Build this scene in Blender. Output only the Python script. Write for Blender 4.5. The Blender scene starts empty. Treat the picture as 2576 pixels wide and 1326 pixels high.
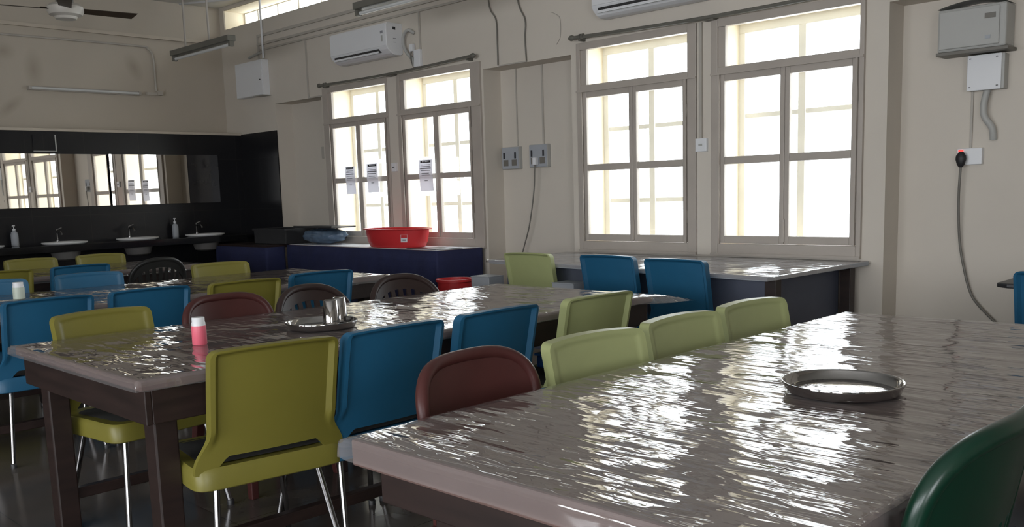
import bpy, math, random
from mathutils import Vector, Matrix, noise
from math import sin, cos, pi, radians as R
random.seed(4)
col = bpy.context.scene.collection
sc = bpy.context.scene
WY = 1.744      # front plane of the window wall
RY = 1.964      # back of the wall recesses
XB = -4.979     # back wall plaster
XD = -4.657     # face of the dark tile ledge on the back wall
CZ = 3.64       # ceiling

# ---------------------------------------------------------------- materials
def mat(name, base, rough=.5, metal=0., spec=.5, var=0., scale=6., bump=0., bscale=40., coat=0., alpha=1., trans=0., stretch=None, emis=None):
    m = bpy.data.materials.new(name); m.use_nodes = True
    nt = m.node_tree; b = nt.nodes['Principled BSDF']; L = nt.links
    b.inputs['Base Color'].default_value = (*base, 1)
    b.inputs['Roughness'].default_value = rough
    b.inputs['Metallic'].default_value = metal
    b.inputs['Specular IOR Level'].default_value = spec
    b.inputs['Coat Weight'].default_value = coat
    b.inputs['Coat Roughness'].default_value = .08
    b.inputs['Alpha'].default_value = alpha
    b.inputs['Transmission Weight'].default_value = trans
    if emis:
        b.inputs['Emission Color'].default_value = (*emis[0], 1); b.inputs['Emission Strength'].default_value = emis[1]
    if var or bump:
        tc = nt.nodes.new('ShaderNodeTexCoord'); mp = nt.nodes.new('ShaderNodeMapping')
        L.new(tc.outputs['Object'], mp.inputs['Vector'])
        if stretch: mp.inputs['Scale'].default_value = stretch
    if var:
        n = nt.nodes.new('ShaderNodeTexNoise'); n.inputs['Scale'].default_value = scale; n.inputs['Detail'].default_value = 5
        L.new(mp.outputs[0], n.inputs['Vector'])
        r = nt.nodes.new('ShaderNodeValToRGB')
        r.color_ramp.elements[0].position = .3; r.color_ramp.elements[1].position = .7
        r.color_ramp.elements[0].color = (*[c * (1 - var) for c in base], 1)
        r.color_ramp.elements[1].color = (*[min(1, c * (1 + var)) for c in base], 1)
        L.new(n.outputs['Fac'], r.inputs['Fac']); L.new(r.outputs['Color'], b.inputs['Base Color'])
    if bump:
        n2 = nt.nodes.new('ShaderNodeTexNoise'); n2.inputs['Scale'].default_value = bscale; n2.inputs['Detail'].default_value = 4
        L.new(mp.outputs[0], n2.inputs['Vector'])
        bp = nt.nodes.new('ShaderNodeBump'); bp.inputs['Strength'].default_value = bump; bp.inputs['Distance'].default_value = .01
        L.new(n2.outputs['Fac'], bp.inputs['Height']); L.new(bp.outputs[0], b.inputs['Normal'])
    return m

M = {}
M['wall'] = mat('wall_paint', (.62, .57, .50), .75, var=.035, scale=1.3, bump=.12, bscale=18)
M['ceiling'] = mat('ceiling_paint', (.62, .61, .58), .85, var=.03, scale=1.)
M['reveal'] = mat('reveal_paint', (.78, .70, .55), .8, var=.04, scale=3)
M['trim'] = mat('trim_paint', (.52, .46, .38), .6, var=.03)
M['winpaint'] = mat('window_paint', (.43, .385, .34), .45, var=.05, scale=5)
M['outframe'] = mat('outer_window_paint', (.80, .77, .70), .6, var=.05, scale=5)
M['whitepl'] = mat('white_plastic', (.74, .75, .77), .35, var=.01)
M['greypl'] = mat('grey_plastic', (.42, .42, .40), .5, var=.02)
M['darkpl'] = mat('dark_plastic', (.03, .03, .032), .4, var=.1)
M['black'] = mat('black_rubber', (.012, .012, .014), .5, var=.1)
M['chrome'] = mat('chrome', (.33, .325, .33), .2, metal=1., var=.03, scale=20)
M['steel'] = mat('stainless_steel', (.40, .39, .385), .07, metal=1., bump=.04, bscale=60, var=.02)
M['wood'] = mat('dark_wood_frame', (.022, .012, .010), .45, var=.3, scale=4, stretch=(1, 1, 8))
M['blue'] = mat('blue_chair_plastic', (.014, .10, .195), .42, var=.03, scale=10, bump=.03, bscale=300)
M['olive'] = mat('lime_chair_plastic', (.185, .165, .028), .42, var=.03, scale=10, bump=.03, bscale=300)
M['green'] = mat('pale_green_chair_plastic', (.34, .37, .17), .40, var=.03, scale=10, bump=.03, bscale=300)
M['maroon'] = mat('maroon_chair_plastic', (.07, .022, .02), .38, spec=.3, var=.08, scale=8)
M['umber'] = mat('dark_brown_chair_plastic', (.035, .022, .02), .38, spec=.3, var=.08, scale=8)
M['charcoal'] = mat('charcoal_chair_plastic', (.022, .022, .021), .38, spec=.3, var=.08, scale=8)
M['bottle'] = mat('dark_green_chair_plastic', (.0015, .024, .013), .3, var=.08, scale=8)
M['pad'] = mat('black_seat_mesh', (.02, .02, .018), .8, var=.2, scale=60)
M['red'] = mat('red_tub_plastic', (.62, .035, .04), .38, var=.03)
M['cloth'] = mat('navy_cloth', (.017, .022, .075), .85, var=.15, scale=5, bump=.3, bscale=25)
M['hazed'] = mat('hazed_brown_panel', (.085, .095, .13), .6, var=.1, scale=3)  # dark brown panel, bluish window haze mixed into its colour
M['paper'] = None
M['ink'] = mat('black_ink', (.03, .03, .035), .8, var=.1)
M['greyink'] = mat('grey_ink', (.28, .28, .31), .8, var=.1)
M['granite'] = mat('black_granite', (.008, .008, .009), .12, var=.4, scale=80)
M['ceramic'] = mat('white_ceramic', (.62, .62, .62), .15, var=.01)
M['shadedceramic'] = mat('shaded_white_ceramic', (.13, .125, .12), .6, var=.05)  # white ceramic, with the shade below the counter put into its colour
M['mirror'] = mat('mirror_silver', (.86, .83, .78), .015, metal=1., var=.01)
M['darkglass'] = mat('dark_back_painted_glass', (.03, .03, .034), .06, spec=1., var=.1)
M['tile_grout'] = M['granite']
M['fanblade'] = mat('brown_fan_blade', (.045, .03, .018), .5, var=.1)
M['fanmotor'] = mat('cream_fan_motor', (.55, .52, .47), .4, var=.03)
M['fixture'] = mat('grey_light_fixture', (.13, .125, .105), .5, var=.1)
M['tube'] = mat('unlit_tube_glass', (.62, .63, .62), .2, var=.02)
M['rod'] = mat('grey_painted_rod', (.40, .37, .33), .5, var=.05)
M['conduit'] = mat('painted_conduit', (.44, .41, .365), .55, var=.05)
M['wire'] = mat('grey_cable', (.16, .15, .13), .5, var=.1)
M['pink'] = mat('pink_plastic', (.75, .14, .20), .4, var=.02)
M['paleg'] = mat('pale_green_plastic', (.50, .56, .48), .45, var=.02)
M['bluebox'] = mat('bright_blue_plastic', (.02, .24, .85), .25, var=.05)
M['bluebag'] = mat('blue_film', (.10, .15, .22), .22, var=.3, scale=8, bump=.8, bscale=12)
M['whitecloth'] = mat('white_sheet', (.72, .73, .76), .5, var=.03, bump=.2, bscale=20)
M['carton'] = mat('pale_grey_carton', (.36, .38, .41), .6, var=.05)
M['redlight'] = mat('red_indicator', (.8, .02, .02), .3, var=.02, emis=((1, .03, .02), 1.5))
M['laminate'] = mat('brown_table_laminate', (.165, .105, .092), .45, var=.10, scale=3, stretch=(1, 6, 1))

# black wall tiles with fine joints
def tile_mat():
    m = mat('black_glazed_tile', (.010, .010, .012), .32, spec=.28)
    nt = m.node_tree; L = nt.links; b = nt.nodes['Principled BSDF']
    tc = nt.nodes.new('ShaderNodeTexCoord'); sp = nt.nodes.new('ShaderNodeSeparateXYZ'); cb = nt.nodes.new('ShaderNodeCombineXYZ')
    L.new(tc.outputs['Object'], sp.inputs[0])
    ad = nt.nodes.new('ShaderNodeMath'); ad.operation = 'ADD'
    L.new(sp.outputs['X'], ad.inputs[0]); L.new(sp.outputs['Y'], ad.inputs[1])
    L.new(ad.outputs[0], cb.inputs['X']); L.new(sp.outputs['Z'], cb.inputs['Y'])
    br = nt.nodes.new('ShaderNodeTexBrick'); br.offset = 0
    br.inputs['Color1'].default_value = (.010, .010, .012, 1); br.inputs['Color2'].default_value = (.013, .013, .015, 1)
    br.inputs['Mortar'].default_value = (.02, .02, .02, 1); br.inputs['Scale'].default_value = 1
    br.inputs['Brick Width'].default_value = .6; br.inputs['Row Height'].default_value = .6; br.inputs['Mortar Size'].default_value = .003
    L.new(cb.outputs[0], br.inputs['Vector']); L.new(br.outputs['Color'], b.inputs['Base Color'])
    return m
M['tile'] = tile_mat()

def floor_mat():
    m = mat('polished_stone_floor', (.12, .105, .09), .16, spec=.5)
    nt = m.node_tree; L = nt.links; b = nt.nodes['Principled BSDF']
    tc = nt.nodes.new('ShaderNodeTexCoord')
    br = nt.nodes.new('ShaderNodeTexBrick'); br.offset = 0
    br.inputs['Color1'].default_value = (.13, .112, .098, 1); br.inputs['Color2'].default_value = (.105, .092, .08, 1)
    br.inputs['Mortar'].default_value = (.04, .035, .03, 1); br.inputs['Scale'].default_value = 1
    br.inputs['Brick Width'].default_value = .6; br.inputs['Row Height'].default_value = .6; br.inputs['Mortar Size'].default_value = .002
    n = nt.nodes.new('ShaderNodeTexNoise'); n.inputs['Scale'].default_value = 5; n.inputs['Detail'].default_value = 6
    mx = nt.nodes.new('ShaderNodeMix'); mx.data_type = 'RGBA'; mx.blend_type = 'MULTIPLY'; mx.inputs[0].default_value = .5
    L.new(tc.outputs['Object'], br.inputs['Vector']); L.new(tc.outputs['Object'], n.inputs['Vector'])
    L.new(br.outputs['Color'], mx.inputs[6]); L.new(n.outputs['Fac'], mx.inputs[7]); L.new(mx.outputs[2], b.inputs['Base Color'])
    return m
M['floor'] = floor_mat()

def schlick(nt, f0, normal=None, k=1., e=5.):
    lw = nt.nodes.new('ShaderNodeLayerWeight'); lw.inputs['Blend'].default_value = .5
    if normal is not None: nt.links.new(normal, lw.inputs['Normal'])
    p = nt.nodes.new('ShaderNodeMath'); p.operation = 'POWER'; p.inputs[1].default_value = e; nt.links.new(lw.outputs['Facing'], p.inputs[0])
    a = nt.nodes.new('ShaderNodeMath'); a.operation = 'MULTIPLY_ADD'; a.inputs[1].default_value = k - f0; a.inputs[2].default_value = f0
    nt.links.new(p.outputs[0], a.inputs[0]); return a.outputs[0]
def glass_mat():
    m = bpy.data.materials.new('window_glass'); m.use_nodes = True; nt = m.node_tree; nt.nodes.clear(); L = nt.links
    o = nt.nodes.new('ShaderNodeOutputMaterial'); t = nt.nodes.new('ShaderNodeBsdfTransparent'); g = nt.nodes.new('ShaderNodeBsdfGlossy')
    t.inputs['Color'].default_value = (.95, .97, .97, 1); g.inputs['Roughness'].default_value = .02
    fo = schlick(nt, .04); mx = nt.nodes.new('ShaderNodeMixShader')
    L.new(fo, mx.inputs[0]); L.new(t.outputs[0], mx.inputs[1]); L.new(g.outputs[0], mx.inputs[2]); L.new(mx.outputs[0], o.inputs[0])
    return m
M['glass'] = glass_mat()

def film_mat():
    # clear wrinkled plastic film: mostly see-through with glossy folds running across the table
    m = bpy.data.materials.new('clear_plastic_film'); m.use_nodes = True; nt = m.node_tree; nt.nodes.clear(); L = nt.links
    N = nt.nodes.new
    o = N('ShaderNodeOutputMaterial'); t = N('ShaderNodeBsdfTransparent'); g = N('ShaderNodeBsdfGlossy'); d = N('ShaderNodeBsdfDiffuse')
    t.inputs['Color'].default_value = (.90, .88, .88, 1)
    d.inputs['Color'].default_value = (.55, .53, .53, 1); g.inputs['Roughness'].default_value = .03
    tc = N('ShaderNodeTexCoord')
    def nz(scale, sx, sy, rot, det, dist):
        mp = N('ShaderNodeMapping'); mp.inputs['Scale'].default_value = (sx, sy, 1); mp.inputs['Rotation'].default_value = (0, 0, R(rot))
        n = N('ShaderNodeTexNoise'); n.inputs['Scale'].default_value = scale; n.inputs['Detail'].default_value = det; n.inputs['Distortion'].default_value = dist
        L.new(tc.outputs['Object'], mp.inputs['Vector']); L.new(mp.outputs[0], n.inputs['Vector'])
        return n.outputs['Fac']
    a = nz(4.6, .8, 4.0, 12, 1.2, .7); b_ = nz(10., .7, 3.6, -9, 1, .5); c_ = nz(2.0, 1.5, 1.5, 0, 2, 0)
    m1 = N('ShaderNodeMath'); m1.operation = 'MULTIPLY_ADD'; m1.inputs[1].default_value = .45
    L.new(b_, m1.inputs[0]); L.new(a, m1.inputs[2])
    m2 = N('ShaderNodeMath'); m2.operation = 'MULTIPLY'; L.new(m1.outputs[0], m2.inputs[0])
    rm = N('ShaderNodeMapRange'); rm.inputs['From Min'].default_value = .38; rm.inputs['From Max'].default_value = .62
    rm.inputs['To Min'].default_value = .2; rm.inputs['To Max'].default_value = 1.; L.new(c_, rm.inputs['Value']); L.new(rm.outputs[0], m2.inputs[1])
    bp = N('ShaderNodeBump'); bp.inputs['Strength'].default_value = 1.; bp.inputs['Distance'].default_value = .0085
    L.new(m2.outputs[0], bp.inputs['Height'])
    for s in (g, d): L.new(bp.outputs[0], s.inputs['Normal'])
    fo = schlick(nt, .10, bp.outputs[0], e=4.2)
    mx0 = N('ShaderNodeMixShader'); mx0.inputs[0].default_value = .16; L.new(t.outputs[0], mx0.inputs[1]); L.new(d.outputs[0], mx0.inputs[2])
    mx = N('ShaderNodeMixShader'); L.new(fo, mx.inputs[0]); L.new(mx0.outputs[0], mx.inputs[1]); L.new(g.outputs[0], mx.inputs[2])
    L.new(mx.outputs[0], o.inputs[0])
    return m
M['film'] = film_mat()

def paper_mat():
    m = bpy.data.materials.new('thin_paper'); m.use_nodes = True; nt = m.node_tree; nt.nodes.clear(); L = nt.links; N = nt.nodes.new
    o = N('ShaderNodeOutputMaterial'); d = N('ShaderNodeBsdfDiffuse'); t = N('ShaderNodeBsdfTranslucent'); mx = N('ShaderNodeMixShader')
    d.inputs['Color'].default_value = (.72, .71, .76, 1); t.inputs['Color'].default_value = (.70, .69, .76, 1); mx.inputs[0].default_value = .15
    L.new(d.outputs[0], mx.inputs[1]); L.new(t.outputs[0], mx.inputs[2]); L.new(mx.outputs[0], o.inputs[0])
    return m
M['paper'] = paper_mat()

# ---------------------------------------------------------------- mesh helpers
class MB:
    def __init__(s): s.v = []; s.f = []
    def add(s, vs, fs):
        k = len(s.v); s.v += [tuple(v) for v in vs]; s.f += [tuple(i + k for i in f) for f in fs]; return s
    def box(s, x0, x1, y0, y1, z0, z1):
        vs = [(x, y, z) for z in (z0, z1) for x, y in ((x0, y0), (x1, y0), (x1, y1), (x0, y1))]
        return s.add(vs, [(3, 2, 1, 0), (4, 5, 6, 7), (0, 1, 5, 4), (1, 2, 6, 5), (2, 3, 7, 6), (3, 0, 4, 7)])
    def prism(s, pts, z0, z1):   # pts ccw xy
        n = len(pts)
        return s.add([(x, y, z0) for x, y in pts] + [(x, y, z1) for x, y in pts],
                     [tuple(range(n - 1, -1, -1)), tuple(range(n, 2 * n))] + [(i, (i + 1) % n, (i + 1) % n + n, i + n) for i in range(n)])
    def tube(s, path, r, n=10, cap=True):
        P = [Vector(p) for p in path]; rr = r if isinstance(r, (list, tuple)) else [r] * len(P)
        rings = []; up = None
        for i, p in enumerate(P):
            t = ((P[min(i + 1, len(P) - 1)] - P[max(i - 1, 0)])).normalized()
            if up is None:
                up = Vector((0, 0, 1)) if abs(t.z) < .9 else Vector((1, 0, 0))
            a = t.cross(up).normalized(); b = a.cross(t).normalized(); up = b
            rings.append([p + (a * cos(2 * pi * k / n) + b * sin(2 * pi * k / n)) * rr[i] for k in range(n)])
        vs = [v for rg in rings for v in rg]; fs = []
        for i in range(len(P) - 1):
            for k in range(n):
                fs.append((i * n + k, (i + 1) * n + k, (i + 1) * n + (k + 1) % n, i * n + (k + 1) % n))
        if cap: fs += [tuple(range(n)), tuple(range(len(vs) - 1, len(vs) - n - 1, -1))]
        return s.add(vs, fs)
    def lathe(s, prof, c=(0, 0, 0), n=40, sx=1., sy=1., rot=0., cap=True):
        vs = []; fs = []
        for r, z in prof:
            for k in range(n):
                a = 2 * pi * k / n; x, y = r * cos(a) * sx, r * sin(a) * sy
                vs.append((c[0] + x * cos(rot) - y * sin(rot), c[1] + x * sin(rot) + y * cos(rot), c[2] + z))
        for i in range(len(prof) - 1):
            for k in range(n):
                fs.append((i * n + k, i * n + (k + 1) % n, (i + 1) * n + (k + 1) % n, (i + 1) * n + k))
        if cap:
            fs.append(tuple(range(n - 1, -1, -1))); fs.append(tuple(range((len(prof) - 1) * n, len(prof) * n)))
        return s.add(vs, fs)
    def grid(s, fn, nu, nv):
        vs = [fn(i / nu, j / nv) for j in range(nv + 1) for i in range(nu + 1)]
        fs = [(j * (nu + 1) + i, j * (nu + 1) + i + 1, (j + 1) * (nu + 1) + i + 1, (j + 1) * (nu + 1) + i) for j in range(nv) for i in range(nu)]
        return s.add(vs, fs)
    def shell(s, front, back, nu, nv):   # closed slab between two mapped grids
        w = nu + 1; n = w * (nv + 1)
        vs = [front(i / nu, j / nv) for j in range(nv + 1) for i in range(nu + 1)] + [back(i / nu, j / nv) for j in range(nv + 1) for i in range(nu + 1)]
        fs = []
        for j in range(nv):
            for i in range(nu):
                a = j * w + i
                fs.append((a, a + 1, a + 1 + w, a + w)); fs.append((n + a, n + a + w, n + a + w + 1, n + a + 1))
        for i in range(nu):
            fs.append((i, n + i, n + i + 1, i + 1)); a = nv * w + i; fs.append((a, a + 1, n + a + 1, n + a))
        for j in range(nv):
            a = j * w; fs.append((a, a + w, n + a + w, n + a)); a = j * w + nu; fs.append((a, n + a, n + a + w, a + w))
        return s.add(vs, fs)

def build(name, mb, m, parent=None, smooth=False, bevel=0., world=False, ang=40):
    me = bpy.data.meshes.new(name)
    vs = mb.v
    if world and parent is not None:
        inv = (Matrix.Translation(parent.location) @ Matrix.Rotation(parent.rotation_euler.z, 4, 'Z')).inverted()
        if parent.parent is not None: inv = inv @ Matrix.Translation(parent.parent.location).inverted()
        vs = [tuple(inv @ Vector(v)) for v in vs]
    me.from_pydata(vs, [], mb.f); me.update()
    import bmesh
    bm = bmesh.new(); bm.from_mesh(me); bmesh.ops.remove_doubles(bm, verts=bm.verts, dist=1e-5) if smooth else None
    bmesh.ops.recalc_face_normals(bm, faces=bm.faces)
    for e in bm.edges:
        if len(e.link_faces) == 2 and e.calc_face_angle(0) > R(ang): e.smooth = False
    bm.to_mesh(me); bm.free()
    me.materials.append(m)
    if smooth:
        for p in me.polygons: p.use_smooth = True
    o = bpy.data.objects.new(name, me); col.objects.link(o)
    if parent is not None: o.parent = parent
    if bevel:
        md = o.modifiers.new('bevel', 'BEVEL'); md.width = bevel; md.segments = 2; md.limit_method = 'ANGLE'; md.angle_limit = R(50)
        md.harden_normals = False
    return o

def thing(name, label, cat, loc=(0, 0, 0), rz=0, group=None):
    o = bpy.data.objects.new(name, None); col.objects.link(o); o.empty_display_size = .1
    o.location = loc; o.rotation_euler = (0, 0, rz); o['label'] = label; o['category'] = cat
    if group: o['group'] = group
    return o
def tag(o, label, cat, group=None):
    o['label'] = label; o['category'] = cat
    if group: o['group'] = group
    return o
def struct(name, mb, m, **k):
    o = build(name, mb, m, **k); o['kind'] = 'structure'; return o
def dup(root, loc, rz, label, group=None):
    r = root.copy(); col.objects.link(r); r.location = loc; r.rotation_euler = (0, 0, rz); r['label'] = label
    if group: r['group'] = group
    for ch in list(root.children):
        c = ch.copy(); col.objects.link(c); c.parent = r
        for g in ch.children:
            d = g.copy(); col.objects.link(d); d.parent = c
    return r

# ================================================================ setting
X1, Y0 = 8.4, -8.2      # right wall, opposite wall
fl = MB().box(XB - .3, X1 + .3, Y0 - .3, 2.1, -.1, 0); struct('floor', fl, M['floor'])
ce = MB().box(XB - .3, X1 + .3, Y0 - .3, 2.1, CZ, CZ + .12); struct('ceiling', ce, M['ceiling'])
# window wall with openings and recesses
WIN = [(-2.76, -1.74), (-1.53, -.49), (.79, 1.84), (2.07, 3.14)]     # clear openings in the wall
def wall_cells():
    mb = MB()
    xs = sorted({XB - .3, -3.83, -2.90, -.35, .69, 3.30, X1 + .3, -4.87, .6, 1.4, 5.2, *[a for w in WIN for a in w]})
    zs = [0, .86, 2.40, 2.47, 3.37, 3.60, CZ]
    for i in range(len(xs) - 1):
        xa, xb = xs[i], xs[i + 1]; xm = (xa + xb) / 2
        for j in range(len(zs) - 1):
            za, zb = zs[j], zs[j + 1]; zm = (za + zb) / 2
            if any(a < xm < b for a, b in WIN) and .86 < zm < 2.47: continue
            if (-4.87 < xm < .6 or 1.4 < xm < 5.2) and 3.37 < zm < 3.60: continue
            rec = zm < 2.40 and (-3.83 < xm < -2.90 or -.35 < xm < .69 or xm > 3.30)
            mb.box(xa, xb, RY if rec else WY, 2.09, za, zb)
    return mb
struct('wall_window_side', wall_cells(), M['wall'])
def stained():
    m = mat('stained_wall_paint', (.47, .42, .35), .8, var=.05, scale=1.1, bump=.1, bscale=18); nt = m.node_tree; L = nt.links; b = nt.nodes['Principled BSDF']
    src = b.inputs['Base Color'].links[0].from_socket; tc = nt.nodes.new('ShaderNodeTexCoord')
    for (y, z), (ry, rz_), tilt in (((-.47, 2.76), (.055, .12), 0), ((-.74, 2.36), (.10, .035), 40), ((-.76, 2.93), (.07, .05), 0), ((.62, 2.86), (.05, .09), 25)):
        mp = nt.nodes.new('ShaderNodeMapping'); mp.vector_type = 'TEXTURE'; mp.inputs['Location'].default_value = (XB, y, z); mp.inputs['Scale'].default_value = (1, ry * 2, rz_ * 2); mp.inputs['Rotation'].default_value = (R(tilt), 0, 0)
        g = nt.nodes.new('ShaderNodeTexGradient'); g.gradient_type = 'SPHERICAL'; L.new(tc.outputs['Object'], mp.inputs['Vector']); L.new(mp.outputs[0], g.inputs['Vector'])
        ml = nt.nodes.new('ShaderNodeMath'); ml.operation = 'MULTIPLY'; ml.inputs[1].default_value = .5; L.new(g.outputs['Fac'], ml.inputs[0])
        mx = nt.nodes.new('ShaderNodeMix'); mx.data_type = 'RGBA'; mx.inputs[7].default_value = (.26, .21, .16, 1); L.new(ml.outputs[0], mx.inputs[0]); L.new(src, mx.inputs[6]); src = mx.outputs[2]
    L.new(src, b.inputs['Base Color']); return m
struct('wall_back', MB().box(XB - .25, XB, Y0 - .3, 2.09, 0, CZ), stained())
# upper beam of the back wall
struct('trim_1', MB().box(XB, XB + .035, Y0, WY, 3.20, 3.235), M['trim'])
struct('trim_2', MB().box(XB, XD + .025, Y0, WY, 2.088, 2.118), M['trim'], bevel=.004)
# black tiled ledge on the back wall and tile on the first pier
struct('trim_3', MB().box(XB, XD, Y0, WY, 0, 2.088), M['tile'])
struct('trim_4', MB().box(XD, -3.826, WY - .012, WY, 0, 2.10), M['tile'])
# opposite and right walls with openings for the daylight from behind the camera
def wall_open(axis, c0, c1, a0, a1, ops):
    mb = MB(); xs = sorted({a0, a1, *[v for o in ops for v in o[:2]]}); zs = sorted({0, CZ, *[v for o in ops for v in o[2:]]})
    for i in range(len(xs) - 1):
        for j in range(len(zs) - 1):
            xm = (xs[i] + xs[i + 1]) / 2; zm = (zs[j] + zs[j + 1]) / 2
            if any(o[0] < xm < o[1] and o[2] < zm < o[3] for o in ops): continue
            if axis == 'y': mb.box(xs[i], xs[i + 1], c0, c1, zs[j], zs[j + 1])
            else: mb.box(c0, c1, xs[i], xs[i + 1], zs[j], zs[j + 1])
    return mb
OPP = [(.6, 2.4, 1.0, 2.3), (3.0, 5.0, .9, 2.4), (5.6, 7.6, .9, 2.4)]
struct('wall_opposite', wall_open('y', Y0 - .25, Y0, XB - .25, X1 + .25, OPP), M['wall'])
RGT = [(-6.6, -4.6, .9, 2.3)]
struct('wall_right', wall_open('x', X1, X1 + .25, Y0 - .25, 2.09, RGT), M['wall'])
for k, (a, b, z0, z1) in enumerate(OPP):
    mb = MB()
    for x in (a, a + (b - a) / 3 - .02, a + 2 * (b - a) / 3 - .02, b - .05): mb.box(x, x + .05, Y0 - .14, Y0 - .08, z0, z1)
    for z in (z0, (z0 + z1) / 2, z1 - .05): mb.box(a, b, Y0 - .14, Y0 - .08, z, z + .05)
    struct('window_%d' % (6 + k), mb, M['winpaint'])
mb = MB(); a, b, z0, z1 = RGT[0]
for y in (a, (a + b) / 2, b - .05): mb.box(X1 + .08, X1 + .14, y, y + .05, z0, z1)
for z in (z0, (z0 + z1) / 2, z1 - .05): mb.box(X1 + .08, X1 + .14, a, b, z, z + .05)
struct('window_9', mb, M['winpaint'])

# ---- the four visible windows
GL = [(-2.70, -1.80), (-1.47, -.55), (.853, 1.777), (2.134, 3.073)]
FR = [(-2.845, -1.715), (-1.565, -.375), (.765, 1.905), (2.03, 3.155)]
for k in range(4):
    ga, gb = GL[k]; fa, fb = FR[k]; wa, wb = WIN[k]; gm = (ga + gb) / 2
    fr = MB(); y0, y1 = WY - .025, WY + .03
    zb, zt = .80, 2.475
    fr.box(fa, ga - .05, y0, y1, zb, zt); fr.box(gb + .05, fb, y0, y1, zb, zt)
    fr.box(ga - .05, gb + .05, y0, y1, zb, .885); fr.box(ga - .05, gb + .05, y0, y1, 2.418, zt); fr.box(ga - .05, gb + .05, y0, y1, 2.095, 2.14)
    w = struct('window_%d' % (k + 1), fr, M['winpaint'], bevel=.004)
    # moulding strips around the frame
    md = MB()
    md.box(fa, fb, y0 - .012, y0, zb, zb + .018); md.box(fa, fb, y0 - .012, y0, 2.085, 2.10)
    md.box(ga - .045, ga - .03, y0 - .01, y0, .885, 2.095); md.box(gb + .03, gb + .045, y0 - .01, y0, .885, 2.095)
    build('frame_moulding', md, M['winpaint'], w)
    for s in (0, 1):                       # two casements
        xa, xb = (ga - .047, gm) if s == 0 else (gm, gb + .047)
        ia, ib = (ga, gm - .036) if s == 0 else (gm + .036, gb)
        sh = MB(); ya, yb = WY - .012, WY + .026
        sh.box(xa + .001, ia, ya, yb, .888, 2.092); sh.box(ib, xb - .001, ya, yb, .888, 2.092)
        sh.box(ia, ib, ya, yb, .888, .942); sh.box(ia, ib, ya, yb, 2.04, 2.092); sh.box(ia, ib, ya, yb, 1.455, 1.508)
        c = build('casement', sh, M['winpaint'], w, bevel=.004)
        build('pane', MB().box(ia - .005, ib + .005, WY + .006, WY + .010, .935, 2.05), M['glass'], c)
        hg = MB()
        for z in (1.08, 1.86):
            hx = xa + .006 if s == 0 else xb - .006
            hg.tube([(hx, ya - .006, z - .045), (hx, ya - .006, z + .045)], .007, 8)
        build('hinge', hg, M['winpaint'], c, smooth=True)
        if s == 0:
            bl = MB().box(gm - .012, gm + .010, ya - .014, ya, .90, 1.06); build('bolt', bl, M['winpaint'], c, bevel=.003)
    tl = MB(); a2, b2 = ga + .005, gb + .05
    tl.box(ga - .05, a2, WY - .01, WY + .02, 2.141, 2.417)
    build('transom_bead', tl, M['winpaint'], w)
    build('transom_pane', MB().box(ga - .04, gb + .05, WY + .006, WY + .010, 2.135, 2.425), M['glass'], w)
    # outer frame at the far side of the thick wall
    oy0, oy1 = 2.03, 2.08
    om = MB(); xm = (wa + wb) / 2 - .03
    for x in (wa, xm - .028, wb - .03): om.box(x, x + .055, oy0 - .003, oy1 + .003, .90, 2.40)
    om.box(wa, wb, oy0, oy1, .86, .90); om.box(wa, wb, oy0, oy1, 2.40, 2.47)
    om.box(wa, wb, oy0 + .004, oy1 - .004, 2.10, 2.15)
    if k < 3:
        om.box(wa, wb, oy0 + .01, oy1 - .01, 1.78, 1.815); om.box(wa, wb, oy0 + .01, oy1 - .01, 1.19, 1.225)
    else:
        om.box(wa, wb, oy0 + .01, oy1 - .01, 1.79, 1.825)
    build('outer_frame', om, M['outframe'], w, bevel=.003)
    # bright painted lining of the opening
    ln = MB()
    for x, x2 in ((wa, wa + .006), (wb - .006, wb)): ln.box(x, x2, WY + .035, oy0, .866, 2.464)
    ln.box(wa, wb, WY + .035, 2.09, .86, .866); ln.box(wa, wb, WY + .035, oy0, 2.464, 2.47)
    build('reveal_lining', ln, M['reveal'], w)
# clerestory
def clerestory(xa, xb, n):
    mb = MB(); mb.box(xa, xb, 2.02, 2.06, 3.37, 3.455); mb.box(xa, xb, 2.02, 2.06, 3.585, 3.60)
    x = xa + .0
    mb.box(xa, xa + .03, 2.02, 2.06, 3.37, 3.60)
    x = xa + .33
    while x < xb: mb.box(x - .012, x + .012, 2.02, 2.05, 3.455, 3.585); x += .448
    w = struct('window_%d' % n, mb, M['outframe'])
    build('pane', MB().box(xa, xb, 2.038, 2.042, 3.45, 3.59), M['glass'], w)
    ln = MB().box(xa, xb, WY + .01, 2.02, 3.594, 3.60).box(xa, xb, WY + .01, 2.02, 3.37, 3.376).box(xa, xa + .006, WY + .01, 2.02, 3.376, 3.594)
    build('reveal_lining', ln, M['reveal'], w)
clerestory(-4.87, .6, 5); clerestory(1.4, 5.2, 10)  # the second one is out of view, added to let in daylight
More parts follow.
